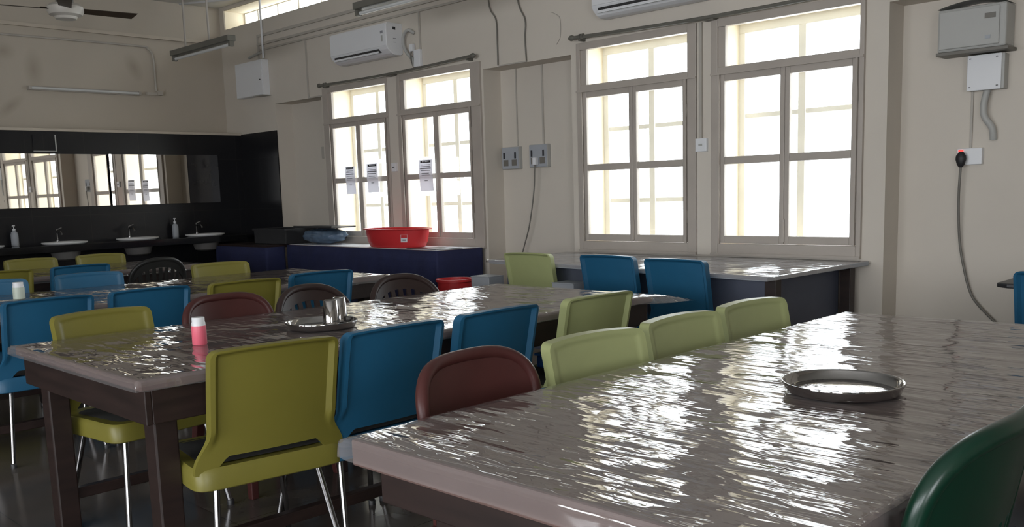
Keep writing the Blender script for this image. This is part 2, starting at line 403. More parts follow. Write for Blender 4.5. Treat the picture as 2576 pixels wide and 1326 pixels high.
# edge boards of the recesses under the pier ends
# ================================================================ chairs
def make_shell_chair(name, label, m):
    t = thing(name, label, 'chair')
    # seat: rounded slab with a turned-down edge
    def outline(a, g=0.):
        c, s_ = cos(a), sin(a); e = 2 / 10.
        x = (.255 - g) * abs(c) ** e * (1 if c > 0 else -1); y = (.225 - g) * abs(s_) ** e * (1 if s_ > 0 else -1)
        if y < 0: x *= 1.03
        return x, y
    n = 56; rings = [(.0, .378), (-.004, .382), (-.003, .438), (.006, .452), (.05, .450), (.12, .443), (.2, .440)]
    sm = MB(); vs = []
    for g, z in rings:
        for k in range(n):
            x, y = outline(2 * pi * k / n, g); vs.append((x, y, z + (.004 * (y / .22) if g > .01 else 0)))
    fs = [(i * n + k, i * n + (k + 1) % n, (i + 1) * n + (k + 1) % n, (i + 1) * n + k) for i in range(len(rings) - 1) for k in range(n)]
    fs.append(tuple(range((len(rings) - 1) * n, len(rings) * n)))
    # underside
    k0 = len(vs)
    for g, z in ((.01, .380), (.012, .425)):
        for k in range(n):
            x, y = outline(2 * pi * k / n, g); vs.append((x, y, z))
    fs += [(k, k0 + k, k0 + (k + 1) % n, (k + 1) % n) for k in range(n)]
    fs += [(k0 + k, k0 + n + k, k0 + n + (k + 1) % n, k0 + (k + 1) % n) for k in range(n)]
    fs.append(tuple(range(k0 + n, k0 + 2 * n)))
    sm.add(vs, fs); build('seat', sm, m, t, smooth=True)
    pd = MB(); vs = []
    for g, z in ((.045, .4505), (.05, .4535), (.2, .446)):
        for k in range(n):
            x, y = outline(2 * pi * k / n, g); vs.append((x, y + .012, z))
    pd.add(vs, [(i * n + k, i * n + (k + 1) % n, (i + 1) * n + (k + 1) % n, (i + 1) * n + k) for i in range(2) for k in range(n)] + [tuple(range(2 * n, 3 * n))])
    build('seat_pad', pd, M['pad'], t, smooth=True)
    # backrest shell
    H = .842
    def hw(s_):     # half width against height fraction
        f = max(0, min(1, (s_ - .10) / .26)); f = f * f * (3 - 2 * f)
        return .263 * (1 - f) + .216 * f + .004 * s_
    def back(u, v, off):
        a = 2 * u - 1
        # bottom edge arches up in the middle and leaves a slot above the seat
        ab = abs(a); lo = .432 + (.052 if ab < .62 else max(0, .052 * (1 - (ab - .62) / .14)))
        z = lo + (H - lo) * v; s_ = (z - .405) / (H - .405)
        w = hw(s_)
        # rounded top corners
        top = H - z; r = .030
        if top < r: w -= r - math.sqrt(max(0, r * r - (r - top) ** 2))
        x = a * w
        y = -.222 - .075 * s_ ** 1.3 + .030 * (1 - (x / .24) ** 2) * -1 * (.35 + .65 * s_) + .02
        return x, y + off, z + .006 * (1 - a * a) * v
    def us(u):   # denser towards the edges
        a = 2 * u - 1; return .5 + .5 * (abs(a) ** .72) * (1 if a > 0 else -1)
    def vsf(v): return 1 - (1 - v) ** 1.7
    def front(u, v):
        a = abs(2 * us(u) - 1); off = .0
        rim = max(0, min(1, (a - .84) / .05)); rim = max(rim, max(0, min(1, (vsf(v) - .93) / .03)))
        return back(us(u), vsf(v), .008 + .005 * rim)
    def rear(u, v):
        a = abs(2 * us(u) - 1); z = vsf(v)
        rim = max(0, min(1, (a - .87) / .06)) * max(0, min(1, (z - .22) / .12)); rim = max(rim, max(0, min(1, (z - .955) / .02)))
        return back(us(u), z, -.008 - .020 * rim)
    bm_ = MB(); bm_.shell(front, rear, 44, 34); build('backrest', bm_, m, t, smooth=True, ang=50)
    # chrome legs and the frame under the seat
    for sx in (-1, 1):
        for sy in (-1, 1):
            a = Vector((sx * .175, sy * .15, .425)); b = Vector((sx * .232, sy * .225 - (.03 if sy < 0 else 0), .006))
            lg = build('leg', MB().tube([a, a + (b - a) * .06 + Vector((0, 0, -.004)), b], .0115, 12), M['chrome'], t, smooth=True)
            build('foot_cap', MB().lathe([(.015, 0), (.015, .02), (.012, .024)], (sx * .232, sy * .225 - (.03 if sy < 0 else 0), 0), 12), M['darkpl'], lg, smooth=True)
    ff = MB()
    for sx in (-1, 1): ff.tube([(sx * .175, .15, .424), (sx * .175, -.15, .424)], .010, 8)
    ff.tube([(-.175, .0, .424), (.175, 0, .424)], .010, 8)
    build('seat_frame', ff, M['chrome'], t, smooth=True)
    return t

def make_arch_chair(name, label, m, panel):
    """moulded one-piece plastic chair with an arched back; panel = solid upper back, else upright slats"""
    t = thing(name, label, 'chair')
    s_ = MB()
    def top(u, v):
        a = 2 * u - 1; b = 2 * v - 1
        w = .235 - .02 * (1 - v); x = a * w; y = b * .22
        return x, y, .445 - .018 * (1 - a * a) * (1 - b * b) - (.015 if v > .97 else 0)
    def bot(u, v):
        x, y, z = top(u, v); return x, y, .405
    s_.shell(top, bot, 16, 16); build('seat', s_, m, t, smooth=True, bevel=.004)
    zt = .842
    dr, ex_ = (.125, 1.5) if panel else (.17, 1.1)
    def arch(a, k=1.):          # a in -1..1 along the rim
        th = a * 1.0
        e = abs(a)
        x = .232 * sin(min(1, e) * pi / 2) ** .85 * (1 if a > 0 else -1)
        z = zt - dr * (1 - cos(e * pi / 2)) ** ex_
        return x, z
    def archz(x):
        q = min(1, abs(x) / .232) ** (1 / .85); e = math.asin(q) * 2 / pi
        return zt - dr * (1 - cos(e * pi / 2)) ** ex_
    def yb(z, x): return -.21 - .085 * max(0, (z - .44) / .42) + .05 * (x / .23) ** 2
    # rim: from seat up one side, over the arch, down
    pth = []
    for z in (.42, .50, .58, .655): pth.append((-.222 - .010 * ((z - .42) / .28), z))
    for k in range(-16, 17): pth.append(arch(k / 16))
    for z in (.655, .58, .50, .42): pth.append((.222 + .010 * ((z - .42) / .28), z))
    rm = MB(); rm.tube([(x, yb(z, x), z) for x, z in pth], .019, 10); build('back_frame', rm, m, t, smooth=True)
    lo = .655 if panel else .765
    pn = MB()
    def pf(off):
        def f(u, v):
            a = (2 * u - 1); x = a * .222
            zz = archz(x) - .004
            z0 = lo if panel else zz - .085 + .02 * (1 - a * a)
            z = z0 + (zz - z0) * v
            return x, yb(z, x) + off, z
        return f
    pn.shell(pf(.007), pf(-.007), 24, 6); build('back_panel', pn, m, t, smooth=True)
    n = 7; zb = .50
    for k in range(n):
        x = -.165 + .33 * k / (n - 1)
        zu = (lo + .01) if panel else archz(x) - .07
        sl = MB()
        def sf(off, x=x, zu=zu):
            def f(u, v):
                z = zb + (zu - zb) * v; xx = x * (.78 + .22 * v) + (u - .5) * .028
                return xx, yb(z, xx) + off, z
            return f
        sl.shell(sf(.006), sf(-.006), 2, 6); build('slat', sl, m, t, smooth=True)
    lr = MB(); lr.shell(lambda u, v: ((2 * u - 1) * .222, yb(.49, (2 * u - 1) * .222) + .008, .478 + .032 * v), lambda u, v: ((2 * u - 1) * .222, yb(.49, (2 * u - 1) * .222) - .008, .478 + .032 * v), 16, 2)
    build('lower_rail', lr, m, t, smooth=True)
    for sx in (-1, 1):
        for sy in (-1, 1):
            lg = MB(); x0, y0 = sx * .205, sy * .19; x1, y1 = sx * .235, sy * .235
            vs = []
            for x, y, h, z in ((x0, y0, .026, .42), (x1, y1, .017, 0)):
                vs += [(x + h * a, y + h * b, z) for a, b in ((-1, -1), (1, -1), (1, 1), (-1, 1))]
            lg.add(vs, [(0, 1, 2, 3), (7, 6, 5, 4)] + [(i, (i + 1) % 4, (i + 1) % 4 + 4, i + 4) for i in range(4)])
            build('leg', lg, m, t, bevel=.004)
    return t

protos = {}
def put(kind, x, y, face, label, group, z_scale=1., sc_=1.):
    """x, y = middle of the top of the backrest; face = direction the sitter looks (degrees)"""
    rz = R(face - 90)
    off = .272
    px, py = x + off * cos(R(face)), y + off * sin(R(face))
    if kind not in protos:
        nm, maker, m, extra = {
            'blue': ('canteen_chair', make_shell_chair, M['blue'], ()), 'olive': ('canteen_chair', make_shell_chair, M['olive'], ()),
            'green': ('canteen_chair', make_shell_chair, M['green'], ()),
            'maroon': ('moulded_chair', make_arch_chair, M['maroon'], (True,)), 'umber': ('moulded_chair', make_arch_chair, M['umber'], (False,)),
            'charcoal': ('moulded_chair', make_arch_chair, M['charcoal'], (False,)), 'bottle': ('moulded_chair', make_arch_chair, M['bottle'], (True,))}[kind]
        o = maker(nm, label, m, *extra); protos[kind] = o; o.location = (px, py, 0); o.rotation_euler = (0, 0, rz)
        if group: o['group'] = group
    else:
        o = dup(protos[kind], (px, py, 0), rz, label, group)
    o.scale = (1, 1, sc_)
    return o
G1 = 'chairs along the window-side of the nearest table'; 
# nearest table, far side
put('maroon', 3.85, -2.41, 4, 'maroon moulded chair with arched back tucked at the corner of the nearest table', 'chairs along the nearest table')
put('green', 3.915, -1.905, -4, 'pale green chair beside the maroon arched chair at the nearest table', 'chairs along the nearest table')
put('green', 3.905, -1.405, -1, 'pale green chair in the middle of three at the nearest table', 'chairs along the nearest table')
put('green', 3.90, -.905, -3, 'pale green chair closest to the windows at the nearest table', 'chairs along the nearest table')
put('bottle', 5.27, -2.47, 180, 'dark green moulded chair cut off by the lower right picture corner', 'chairs along the nearest table', sc_=1.045)
protos['bottle'].scale = (1.14, 1, 1.045); protos['bottle'].location.y += .035
# second table, near side (backs to us)
G2 = 'chairs along the second table'
put('olive', 3.127, -2.601, 173, 'large lime chair seen from behind in the foreground, slot above its seat', G2)
put('blue', 3.150, -2.130, 180, 'blue chair seen from behind, directly right of the large foreground lime chair', G2)
put('blue', 3.140, -1.600, 180, 'blue chair seen from behind at the second table, behind the maroon arched chair', G2)
put('green', 3.165, -1.0, 178, 'pale green chair seen from behind at the window end of the second table', G2)
put('olive', 1.70, -2.575, 6, 'lime chair facing us at the left end of the second table', G2)
put('maroon', 1.66, -1.99, 4, 'maroon moulded chair facing us behind the pink capped bottle', G2)
put('umber', 1.64, -1.50, 4, 'dark brown slatted chair behind the steel tumblers', G2)
put('umber', 1.62, -.87, -4, 'dark brown slatted chair in front of the navy draped table', G2)
# third table
G3 = 'chairs along the third table'
put('blue', .808, -2.50, 180, 'blue chair seen from behind at the left picture edge, nearest the white capped jar', G3)
put('blue', .810, -1.973, 177, 'blue chair seen from behind between the left edge blue chair and maroon chair', G3)
put('olive', .905, -1.45, 176, 'lime chair seen from behind, just beyond the maroon moulded chair', G3)
put('blue', .805, -.86, 176, 'blue chair seen from behind at the window end of the third table', G3)
put('blue', -.70, -2.33, -6, 'blue chair facing us at the left edge behind the white capped jar', G3)
put('blue', -.68, -1.72, -6, 'bright blue chair facing us in the middle of the third table', G3)
put('olive', -.66, -.76, -6, 'lime chair facing us at the window end of the third table', G3)
# fourth table
G4 = 'chairs along the table by the basins'
put('olive', -1.64, -1.99, 180, 'lime chair seen from behind at the left edge, at the table by the basins', G4)
put('blue', -1.67, -1.41, 178, 'dark blue chair seen from behind at the table by the basins', G4)
put('charcoal', -1.69, -.76, 180, 'charcoal slatted chair with rounded back at the table by the basins', G4)
put('olive', -3.10, -1.30, -4, 'farthest left lime chair, below the leftmost full basin', G4)
put('olive', -3.08, -.69, -4, 'farthest lime chair, below the middle basin', G4)
# window table
G5 = 'chairs along the window table'
put('green', 1.21, .64, 92, 'pale green chair at the long table under the windows', G5, sc_=1.03)
put('blue', 2.03, .52, 90, 'blue chair at the window table, left one of two', G5, sc_=1.045)
put('blue', 2.62, .42, 88, 'blue chair at the window table, right one of two', G5, sc_=1.045)
put('blue', 4.56, .83, 90, 'blue chair cut off by the right picture edge near the plain wall', None)

# ================================================================ tables
def table(name, label, x0, x1, y0, y1, zt=.757, inset=.06, leg=.08, apron=.115, bars=True, mtop='laminate', tk=.035):
    t = thing(name, label, 'table', ((x0 + x1) / 2, (y0 + y1) / 2, 0), 0, 'dining tables')
    build('tabletop', MB().box(x0, x1, y0, y1, zt - tk, zt), M[mtop], t, world=True, bevel=.006)
    ap = MB(); i = inset * .35; z0, z1 = zt - tk - apron, zt - tk
    ap.box(x0 + i, x1 - i, y0 + i, y0 + i + .022, z0, z1); ap.box(x0 + i, x1 - i, y1 - i - .022, y1 - i, z0, z1)
    ap.box(x0 + i, x0 + i + .022, y0 + i + .022, y1 - i - .022, z0, z1); ap.box(x1 - i - .022, x1 - i, y0 + i + .022, y1 - i - .022, z0, z1)
    build('apron', ap, M['wood'], t, world=True, bevel=.003)
    for xx in (x0 + inset, x1 - inset - leg):
        ys = [y0 + inset, y1 - inset - leg]
        if y1 - y0 > 2.2: ys.append((y0 + y1) / 2 - leg / 2)
        for yy in ys:
            build('leg', MB().box(xx, xx + leg, yy, yy + leg, 0, z1), M['wood'], t, world=True, bevel=.006)
    if bars:
        br = MB()
        for xx in (x0 + inset + leg / 2, x1 - inset - leg / 2): br.box(xx - .02, xx + .02, y0 + inset + leg, y1 - inset - leg, .12, .165)
        build('foot_rail', br, M['wood'], t, world=True, bevel=.004)
    return t
table('dining_table', 'nearest brown dining table filling the lower right, steel plate on it', 4.06, 5.15, -2.97, -.44, inset=.13, leg=.11, bars=False, tk=.062, apron=.09)
table('dining_table', 'second brown dining table, carrying the tray with steel tumblers', 1.83, 2.97, -2.98, -.30)
table('dining_table', 'third brown dining table, carrying the white capped jar', -.56, .60, -3.9, -.20)
table('dining_table', 'farthest brown dining table, in front of the wash basins', -2.92, -1.90, -3.7, -.22)

def film(label, x0, x1, y0, y1, zt, hang=.07, flare=0., seed=0, nx=70, ny=140, group='plastic covers on the tables', skew=None):
    """wrinkled clear sheet lying on a table and bending down over its edges"""
    o_ = Vector(((x0 + x1) / 2, (y0 + y1) / 2, zt))
    W, H = x1 - x0, y1 - y0
    def prof(d, h):      # distance past the edge -> (outward, drop)
        r = .012
        if d <= 0: return d, 0
        a = min(d / r, pi / 2); out = r * sin(a); dr = r * (1 - cos(a))
        if d > r * pi / 2: dr += (d - r * pi / 2) * .97; out += (d - r * pi / 2) * h
        return out, dr
    def f(u, v):
        sx = -hang + u * (W + 2 * hang); sy = -hang + v * (H + 2 * hang)
        fl = .05 + .07 * noise.noise(Vector((sx * 3, sy * 3, seed)))
        cx = min(abs(sx), abs(W - sx)); cy = min(abs(sy), abs(H - sy))
        ex = -sx if sx < 0 else (sx - W if sx > W else -1); ey = -sy if sy < 0 else (sy - H if sy > H else -1)
        ox, dx = prof(max(ex, 0), abs(fl)); oy, dy = prof(max(ey, 0), abs(fl))
        X = min(max(sx, 0), W); Y = min(max(sy, 0), H)
        k = flare if (sy > H * .93) else 0
        if ex > 0: X = -ox if sx < 0 else W + ox
        if ey > 0: Y = -oy if sy < 0 else H + oy
        z = -max(dx, dy)
        if ex > 0 and ey > 0:       # corner fold stands out a little
            z = -max(dx, dy) * (.9); X += (-1 if sx < 0 else 1) * .004; Y += (-1 if sy < 0 else 1) * .004
        if k and ex > 0 and sx > W: X += k * ex / hang * ((sy - H * .93) / (H * .07)); z *= .9
        if k and ey > 0 and sx > W * .75: Y += k * ey / hang * .7
        n = noise.noise(Vector((sx * 2.2, sy * 11, seed + 3))) + .5 * noise.noise(Vector((sx * 5, sy * 23, seed + 7)))
        amp = .0022 if (ex <= 0 and ey <= 0) else .0012
        z += .0032 + amp * max(-1, min(1, n))
        if skew: X, Y = skew(X, Y, W, H)
        return (x0 + X - o_.x, y0 + Y - o_.y, z)
    mb = MB().grid(f, nx, ny)
    o = build('plastic_cover', mb, M['film'], None, smooth=True, ang=180); o.location = o_
    return tag(o, label, 'tablecloth', group)
film('clear wrinkled plastic sheet over the nearest table, brightly glinting', 4.055, 5.155, -2.975, -.435, .758, hang=.058, seed=1, nx=110, ny=220)
film('clear wrinkled plastic sheet over the second table, one corner flaring out', 1.825, 2.975, -2.985, -.295, .758, hang=.045, flare=.13, seed=5, nx=90, ny=190)
film('clear plastic sheet over the third table behind the pink capped bottle', -.565, .605, -3.9, -.195, .758, hang=.06, flare=.08, seed=9, nx=50, ny=140)
film('clear plastic sheet over the farthest table in front of the basins', -2.925, -1.895, -3.7, -.215, .758, hang=.06, flare=.06, seed=12, nx=40, ny=100)

# window table (slightly skewed to the wall)
t = thing('window_table', 'long table with haze tinted into its brown front, under the two right windows, covered in plastic', 'table', (1.9, 1.2, 0), 0)
c = [(.62, .80), (3.17, .50), (3.22, 1.712), (.62, 1.712)]
build('tabletop', MB().prism(c, .762, .788), M['carton'], t, world=True, bevel=.004)
ci = [(.70, .92), (3.10, .63), (3.10, .65), (.70, .94)]
build('front_panel', MB().prism(ci, .12, .762), M['hazed'], t, world=True)
build('end_panel', MB().box(3.04, 3.06, .72, 1.62, .10, .762), M['hazed'], t, world=True)
for x, y in ((.68, .95), (3.08, .63), (.68, 1.60), (3.08, 1.60), (1.9, 1.6)):
    build('leg', MB().box(x, x + .07, y, y + .07, 0, .762), M['wood'], t, world=True, bevel=.004)
def skw(X, Y, W, H):
    u = X / W; f0 = .80 - .30 * u
    yb_ = 1.712
    y = f0 + (yb_ - f0) * (Y / H if 0 <= Y <= H else (0 if Y < 0 else 1)) + (Y if Y < 0 else (Y - H if Y > H else 0))
    return X, y - .50
film('clear plastic sheet over the window table, catching window light', .62, 3.20, .50, 1.712, .789, hang=.03, seed=20, nx=120, ny=60, skew=skw)
for x, y, w_, h_, lb in ((.60, .80, .20, .66, 'pale carton under the left end of the window table'), (1.52, .72, .20, .66, 'pale carton under the window table beside the pale green chair')):
    b = thing('carton', lb, 'box', (x, y + .0, 0), 0, 'cartons under the window table')
    build('carton_body', MB().box(-w_ / 2, w_ / 2, -.08, .08, 0, h_), M['carton'], b, bevel=.004)
    build('flap', MB().box(-w_ / 2, w_ / 2, -.085, .085, h_, h_ + .006), M['carton'], b)

# navy draped serving table with the red tub
t = thing('serving_table', 'serving table draped in navy cloth below the left windows', 'table', (-1.8, 1.45, 0), 0)
c = [(-3.12, 1.36), (-.46, 1.21), (-.40, 1.70), (-3.12, 1.70)]
build('tabletop', MB().prism(c, .77, .808), M['laminate'], t, world=True)
for x, y in ((-3.05, 1.45), (-.56, 1.30), (-3.05, 1.60), (-.56, 1.60)):
    build('leg', MB().box(x, x + .06, y, y + .06, 0, .77), M['wood'], t, world=True)
def drape(pts, z0, z1, amp, freq, label, name='table_drape', m='cloth'):
    # cloth skirt following a polyline, with soft vertical folds
    P = [Vector((*p, 0)) for p in pts]; segs = [(P[i + 1] - P[i]).length for i in range(len(P) - 1)]; T = sum(segs)
    def at(s):
        for i, L_ in enumerate(segs):
            if s <= L_ or i == len(segs) - 1: break
            s -= L_
        d = (P[i + 1] - P[i]).normalized(); return P[i] + d * s, Vector((d.y, -d.x, 0))
    def f(u, v):
        p, n = at(u * T); k = (1 - v) * amp * (sin(u * T * freq) + .5 * sin(u * T * freq * 2.3 + 1)) + .01 * (1 - v)
        q = p + n * (k + .006); return q.x, q.y, z0 + (z1 - z0) * v
    o = build(name, MB().grid(f, int(T * 60), 8), M[m], None, smooth=True, ang=180)
    md = o.modifiers.new('thick', 'SOLIDIFY'); md.thickness = .003
    return tag(o, label, 'cloth')
drape([(-3.14, 1.69), (-3.14, 1.35), (-.45, 1.195), (-.385, 1.69)], .03, .806, .012, 16, 'navy cloth skirt hanging around the serving table')
ws = MB().prism([(-3.11, 1.37), (-.47, 1.22), (-.41, 1.695), (-3.11, 1.695)], .8085, .8125); tag(build('table_sheet', ws, M['whitecloth']), 'white sheet covering the top of the navy draped serving table', 'cloth')
bf = MB().prism([(-.95, 1.26), (-.50, 1.235), (-.44, 1.50), (-.80, 1.52)], .813, .818); tag(build('black_mat', bf, M['darkpl']), 'flat black mat on the right end of the serving table', 'mat')
tub = thing('washing_tub', 'large red plastic tub on the serving table', 'tub', (-1.33, 1.46, .813), 0)
pr = [(.0, .004), (.285, .0), (.30, .008), (.325, .06), (.345, .165), (.372, .170), (.374, .178), (.352, .180), (.338, .172), (.318, .06), (.292, .012), (0, .010)]
build('tub_body', MB().lathe(pr, (0, 0, 0), 64, 1.22, .60, 0, cap=False), M['red'], tub, smooth=True, ang=60)
# sticker on the side facing the room
th = R(-60); ps = []
def onside(a, z, g=.003):
    r = .325 + (.345 - .325) * (z - .06) / .105 + g; return (r * 1.22 * cos(a), r * .60 * sin(a), z)
def stick(name, a0, a1, z0, z1, m, g, par): return build(name, MB().grid(lambda u, v: onside(a0 + (a1 - a0) * u, z0 + (z1 - z0) * v, g), 8, 2), m, par, smooth=True)
st = stick('sticker', R(-52), R(-40), .055, .125, M['whitepl'], .0025, tub); stick('sticker_print', R(-51.5), R(-40.5), .095, .124, M['red'], .0035, st); stick('sticker_lines', R(-49), R(-43), .067, .082, M['greyink'], .0035, st)

# second draped table in the corner with dark crate and bag
t = thing('corner_table', 'small dark table draped in navy in the tiled corner', 'table', (-3.7, 1.5, 0), 0)
build('tabletop', MB().box(-4.25, -3.17, 1.12, 1.70, .78, .81), M['wood'], t, world=True)
for x, y in ((-4.2, 1.2), (-3.24, 1.2), (-4.2, 1.6), (-3.24, 1.6)): build('leg', MB().box(x, x + .05, y, y + .05, 0, .78), M['wood'], t, world=True)
drape([(-4.27, 1.69), (-4.27, 1.10), (-3.16, 1.10), (-3.16, 1.33)], .03, .79, .006, 14, 'navy cloth skirt around the small corner table')
cr = thing('dark_crate', 'black open crate on the corner end of the serving tables', 'crate', (-3.42, 1.5, .812), 0)
cb = MB(); cb.box(-.33, .33, -.19, .19, 0, .01)
cb.box(-.33, .33, -.19, -.18, 0, .16); cb.box(-.33, .33, .18, .19, 0, .16); cb.box(-.33, -.32, -.18, .18, 0, .16); cb.box(.32, .33, -.18, .18, 0, .16)
build('crate_body', cb, M['darkpl'], cr, bevel=.004); build('crate_rim', MB().box(-.345, .345, -.205, -.18, .15, .17).box(-.345, .345, .18, .205, .15, .17).box(-.345, -.32, -.18, .18, .15, .17).box(.32, .345, -.18, .18, .15, .17), M['darkpl'], cr)
def bagf(u, v):
    a = 2 * pi * u; b = pi * v; r = 1 + .22 * noise.noise(Vector((cos(a) * sin(b) * 2.2, sin(a) * sin(b) * 2.2, cos(b) * 2.2 + 4)))
    return (.36 * r * sin(b) * cos(a), .15 * r * sin(b) * sin(a), .085 - .083 * cos(b) * (1 + .25 * (r - 1)))
bg = build('plastic_bag', MB().grid(bagf, 48, 24), M['bluebag'], None, smooth=True, ang=180); bg.location = (-2.66, 1.53, .815)
tag(bg, 'crumpled bluish plastic bag lying left of the red tub', 'bag')
ly = build('tray_lid', MB().box(-.36, .36, -.15, .15, 0, .015).box(-.36, .36, -.16, -.15, 0, .024), M['darkpl'], None, bevel=.003); ly.location = (-2.66, 1.53, .989)
tag(ly, 'flat black tray lying on top of the bluish plastic bag', 'tray')

# red bucket on the floor
bk = thing('bin', 'red plastic bin on the floor in front of the navy drape, mostly hidden', 'bin', (-.06, 1.05, 0), 0)
build('bin_body', MB().lathe([(0, .01), (.12, 0), (.150, .585), (.14, .585), (.115, .02), (0, .02)], (0, 0, 0), 36, cap=False), M['red'], bk, smooth=True)
build('rim', MB().lathe([(.150, .57), (.162, .572), (.162, .592), (.142, .592), (.140, .57)], (0, 0, 0), 36, cap=False), M['red'], bk, smooth=True)

# ================================================================ things on the tables
def plate(loc, r, label, h=.028):
    p = thing('steel_plate', label, 'plate', loc, 0, 'steel plates')
    pr = [(0, .001), (r * .90, 0), (r * .94, .004), (r * .975, h - .004), (r * .985, h), (r * 1.005, h + .002), (r * 1.012, h), (r * 1.0, h - .003), (r * .985, h - .006), (r * .95, .002 - .002), (0, 0)]
    pr = [(0, .003), (r * .88, .003), (r * .93, .006), (r * .965, h - .003), (r * .985, h + .001), (r * 1.0, h + .001), (r * 1.006, h - .003), (r * .995, h - .006), (r * .978, h - .006), (r * .945, .004), (r * .90, 0), (0, 0)]
    build('plate_body', MB().lathe(pr, (0, 0, 0), 72, cap=False), M['steel'], p, smooth=True, ang=60)
    return p
plate((4.715, -1.885, .7625), .152, 'round steel plate lying alone on the nearest table')
plate((2.485, -1.985, .7625), .15, 'round steel plate holding two upturned tumblers')
def tumbler(x, y, label, proto=[None]):
    if proto[0]: return dup(proto[0], (x, y, .768), 0, label)
    g = thing('steel_tumbler', label, 'tumbler', (x, y, .768), 0, 'steel tumblers on the plate'); proto[0] = g
    build('tumbler_body', MB().lathe([(.0, .102), (.026, .102), (.029, .099), (.0345, .012), (.036, .002), (.0375, .0), (.0365, 0.0), (.033, .004), (.027, .096), (0, .098)], (0, 0, 0), 40, cap=False), M['steel'], g, smooth=True, ang=60)
    build('base_ring', MB().lathe([(.020, .1025), (.024, .1035), (.026, .102)], (0, 0, 0), 40, cap=False), M['steel'], g, smooth=True)
    return g
tumbler(2.468, -1.925, 'left upturned steel tumbler on the plate'); tumbler(2.415, -1.845, 'right upturned steel tumbler on the plate, slightly behind')
def jar(name, label, loc, r, h, body, cap_):
    j = thing(name, label, 'bottle', loc)
    build('bottle_body', MB().lathe([(r * .92, 0), (r, .003), (r, h * .66), (r * .97, h * .70)], (0, 0, 0), 32), body, j, smooth=True)
    build('cap', MB().lathe([(r * .96, h * .70), (r * .93, h * .74), (r * .93, h * .80), (r * .86, h * .83), (r * .86, h * .985), (r * .82, h)], (0, 0, 0), 32), cap_, j, smooth=True)
    return j
jar('condiment_bottle', 'small pink bottle with white cap on the second table', (2.47, -2.525, .7625), .0275, .105, M['pink'], M['whitepl'])
jar('condiment_jar', 'pale green jar with white cap on the third table', (-.15, -2.335, .7625), .033, .10, M['paleg'], M['whitepl'])
# bright blue lunch box on the seat of the blue chair
lb = thing('lunch_box', 'bright blue plastic box standing on a chair seat between two tables', 'box', (2.87, -.86, .4565), R(8))
build('box_body', MB().prism([(-.13, -.08), (.13, -.08), (.13, .08), (-.13, .08)], 0, .06), M['bluebox'], lb, bevel=.01)
build('lid', MB().prism([(-.138, -.088), (.138, -.088), (.138, .088), (-.138, .088)], .06, .072), M['bluebox'], lb, bevel=.004)
build('open_flap', MB().box(-.138, .138, .08, .088, .072, .145), M['bluebox'], lb, bevel=.003)

# small dark table at right with plastic over it
t = thing('side_table', 'small black-topped table by the plain wall at the right edge', 'table', (4.7, 1.35, 0))
build('tabletop', MB().prism([(4.20, 1.02), (4.26, .98), (5.3, .98), (5.3, 1.7), (4.26, 1.7), (4.20, 1.62)], .735, .76), M['darkpl'], t, world=True, bevel=.006)
for x, y in ((4.45, 1.1), (5.2, 1.1), (4.45, 1.6), (5.2, 1.6)): build('leg', MB().box(x, x + .04, y, y + .04, 0, .735), M['whitepl'], t, world=True)

# ================================================================ back wall: mirrors, basins, bottles
def mirror_panel(name, label, yc, w_, tilt, m, z0=1.292, z1=1.852, cat='mirror'):
    o = build(name, MB().box(0, .006, -w_ / 2, w_ / 2, 0, z1 - z0), m, None)
    o.location = (XD + .004 + w_ / 2 * sin(R(abs(tilt))), yc, z0); o.rotation_euler = (0, 0, R(tilt)); return tag(o, label, cat)
mirror_panel('wall_mirror', 'right section of the long mirror over the basins, reflecting papers on windows', .555, .92, 2.3, M['mirror'])
mirror_panel('wall_mirror', 'left section of the long mirror over the basins, at the left edge', -1.13, 2.44, 1.1, M['mirror'])
mirror_panel('dark_glass_panel', 'dark glass panel right of the long mirror', 1.215, .385, 0, M['darkglass'], cat='panel')
pf_ = thing('access_panel', 'thin outlined black panel in the tiles above the mirror', 'panel', (XD, -.55, 1.88))
build('panel_board', MB().box(.0, .012, -.115, .115, 0, .17), M['tile'], pf_); build('panel_frame', MB().box(.012, .018, .105, .118, 0, .17).box(.012, .018, -.118, .118, -.006, .004), M['greypl'], pf_)
gl = build('stone_counter', MB().box(XD, XD + .50, -2.6, 1.45, .835, .905), M['granite'], None, bevel=.003); tag(gl, 'black stone counter holding the wash basins', 'counter')
def basin(y, label, proto=[None]):
    if proto[0]: return dup(proto[0], (XD + .31, y, 0), 0, label)
    b = thing('wash_basin', label, 'basin', (XD + .31, y, 0), 0, 'wash basins'); proto[0] = b
    pr = [(.19, .906), (.222, .918), (.226, .928), (.222, .934), (.205, .934), (.195, .925), (.15, .912), (0, .908)]
    build('rim', MB().lathe(pr, (0, 0, 0), 48, .9, 1.0, 0, cap=False), M['ceramic'], b, smooth=True, ang=60)
    build('bowl_underside', MB().lathe([(.09, .74), (.125, .755), (.15, .834)], (0, 0, 0), 32), M['shadedceramic'], b, smooth=True)
    tp = MB(); tp.tube([(-.20, 0, .93), (-.20, 0, 1.02), (-.17, 0, 1.045), (-.09, -.0, 1.035), (-.06, 0, 1.01)], .012, 12); tp.lathe([(.02, .93), (.02, .945), (.014, .95)], (-.20, 0, 0), 16)
    tpo = build('tap', tp, M['chrome'], b, smooth=True); build('tap_handle', MB().tube([(-.20, 0, 1.02), (-.205, 0, 1.055), (-.19, .05, 1.075)], .009, 10), M['chrome'], tpo, smooth=True)
    return b
basin(-.55, 'round wash basin under the left part of the mirror, third from the window wall')
basin(.22, 'round wash basin in the middle, second from the window wall')
basin(1.02, 'round wash basin nearest the window wall')
basin(-1.36, 'round wash basin mostly cut off by the left picture edge')
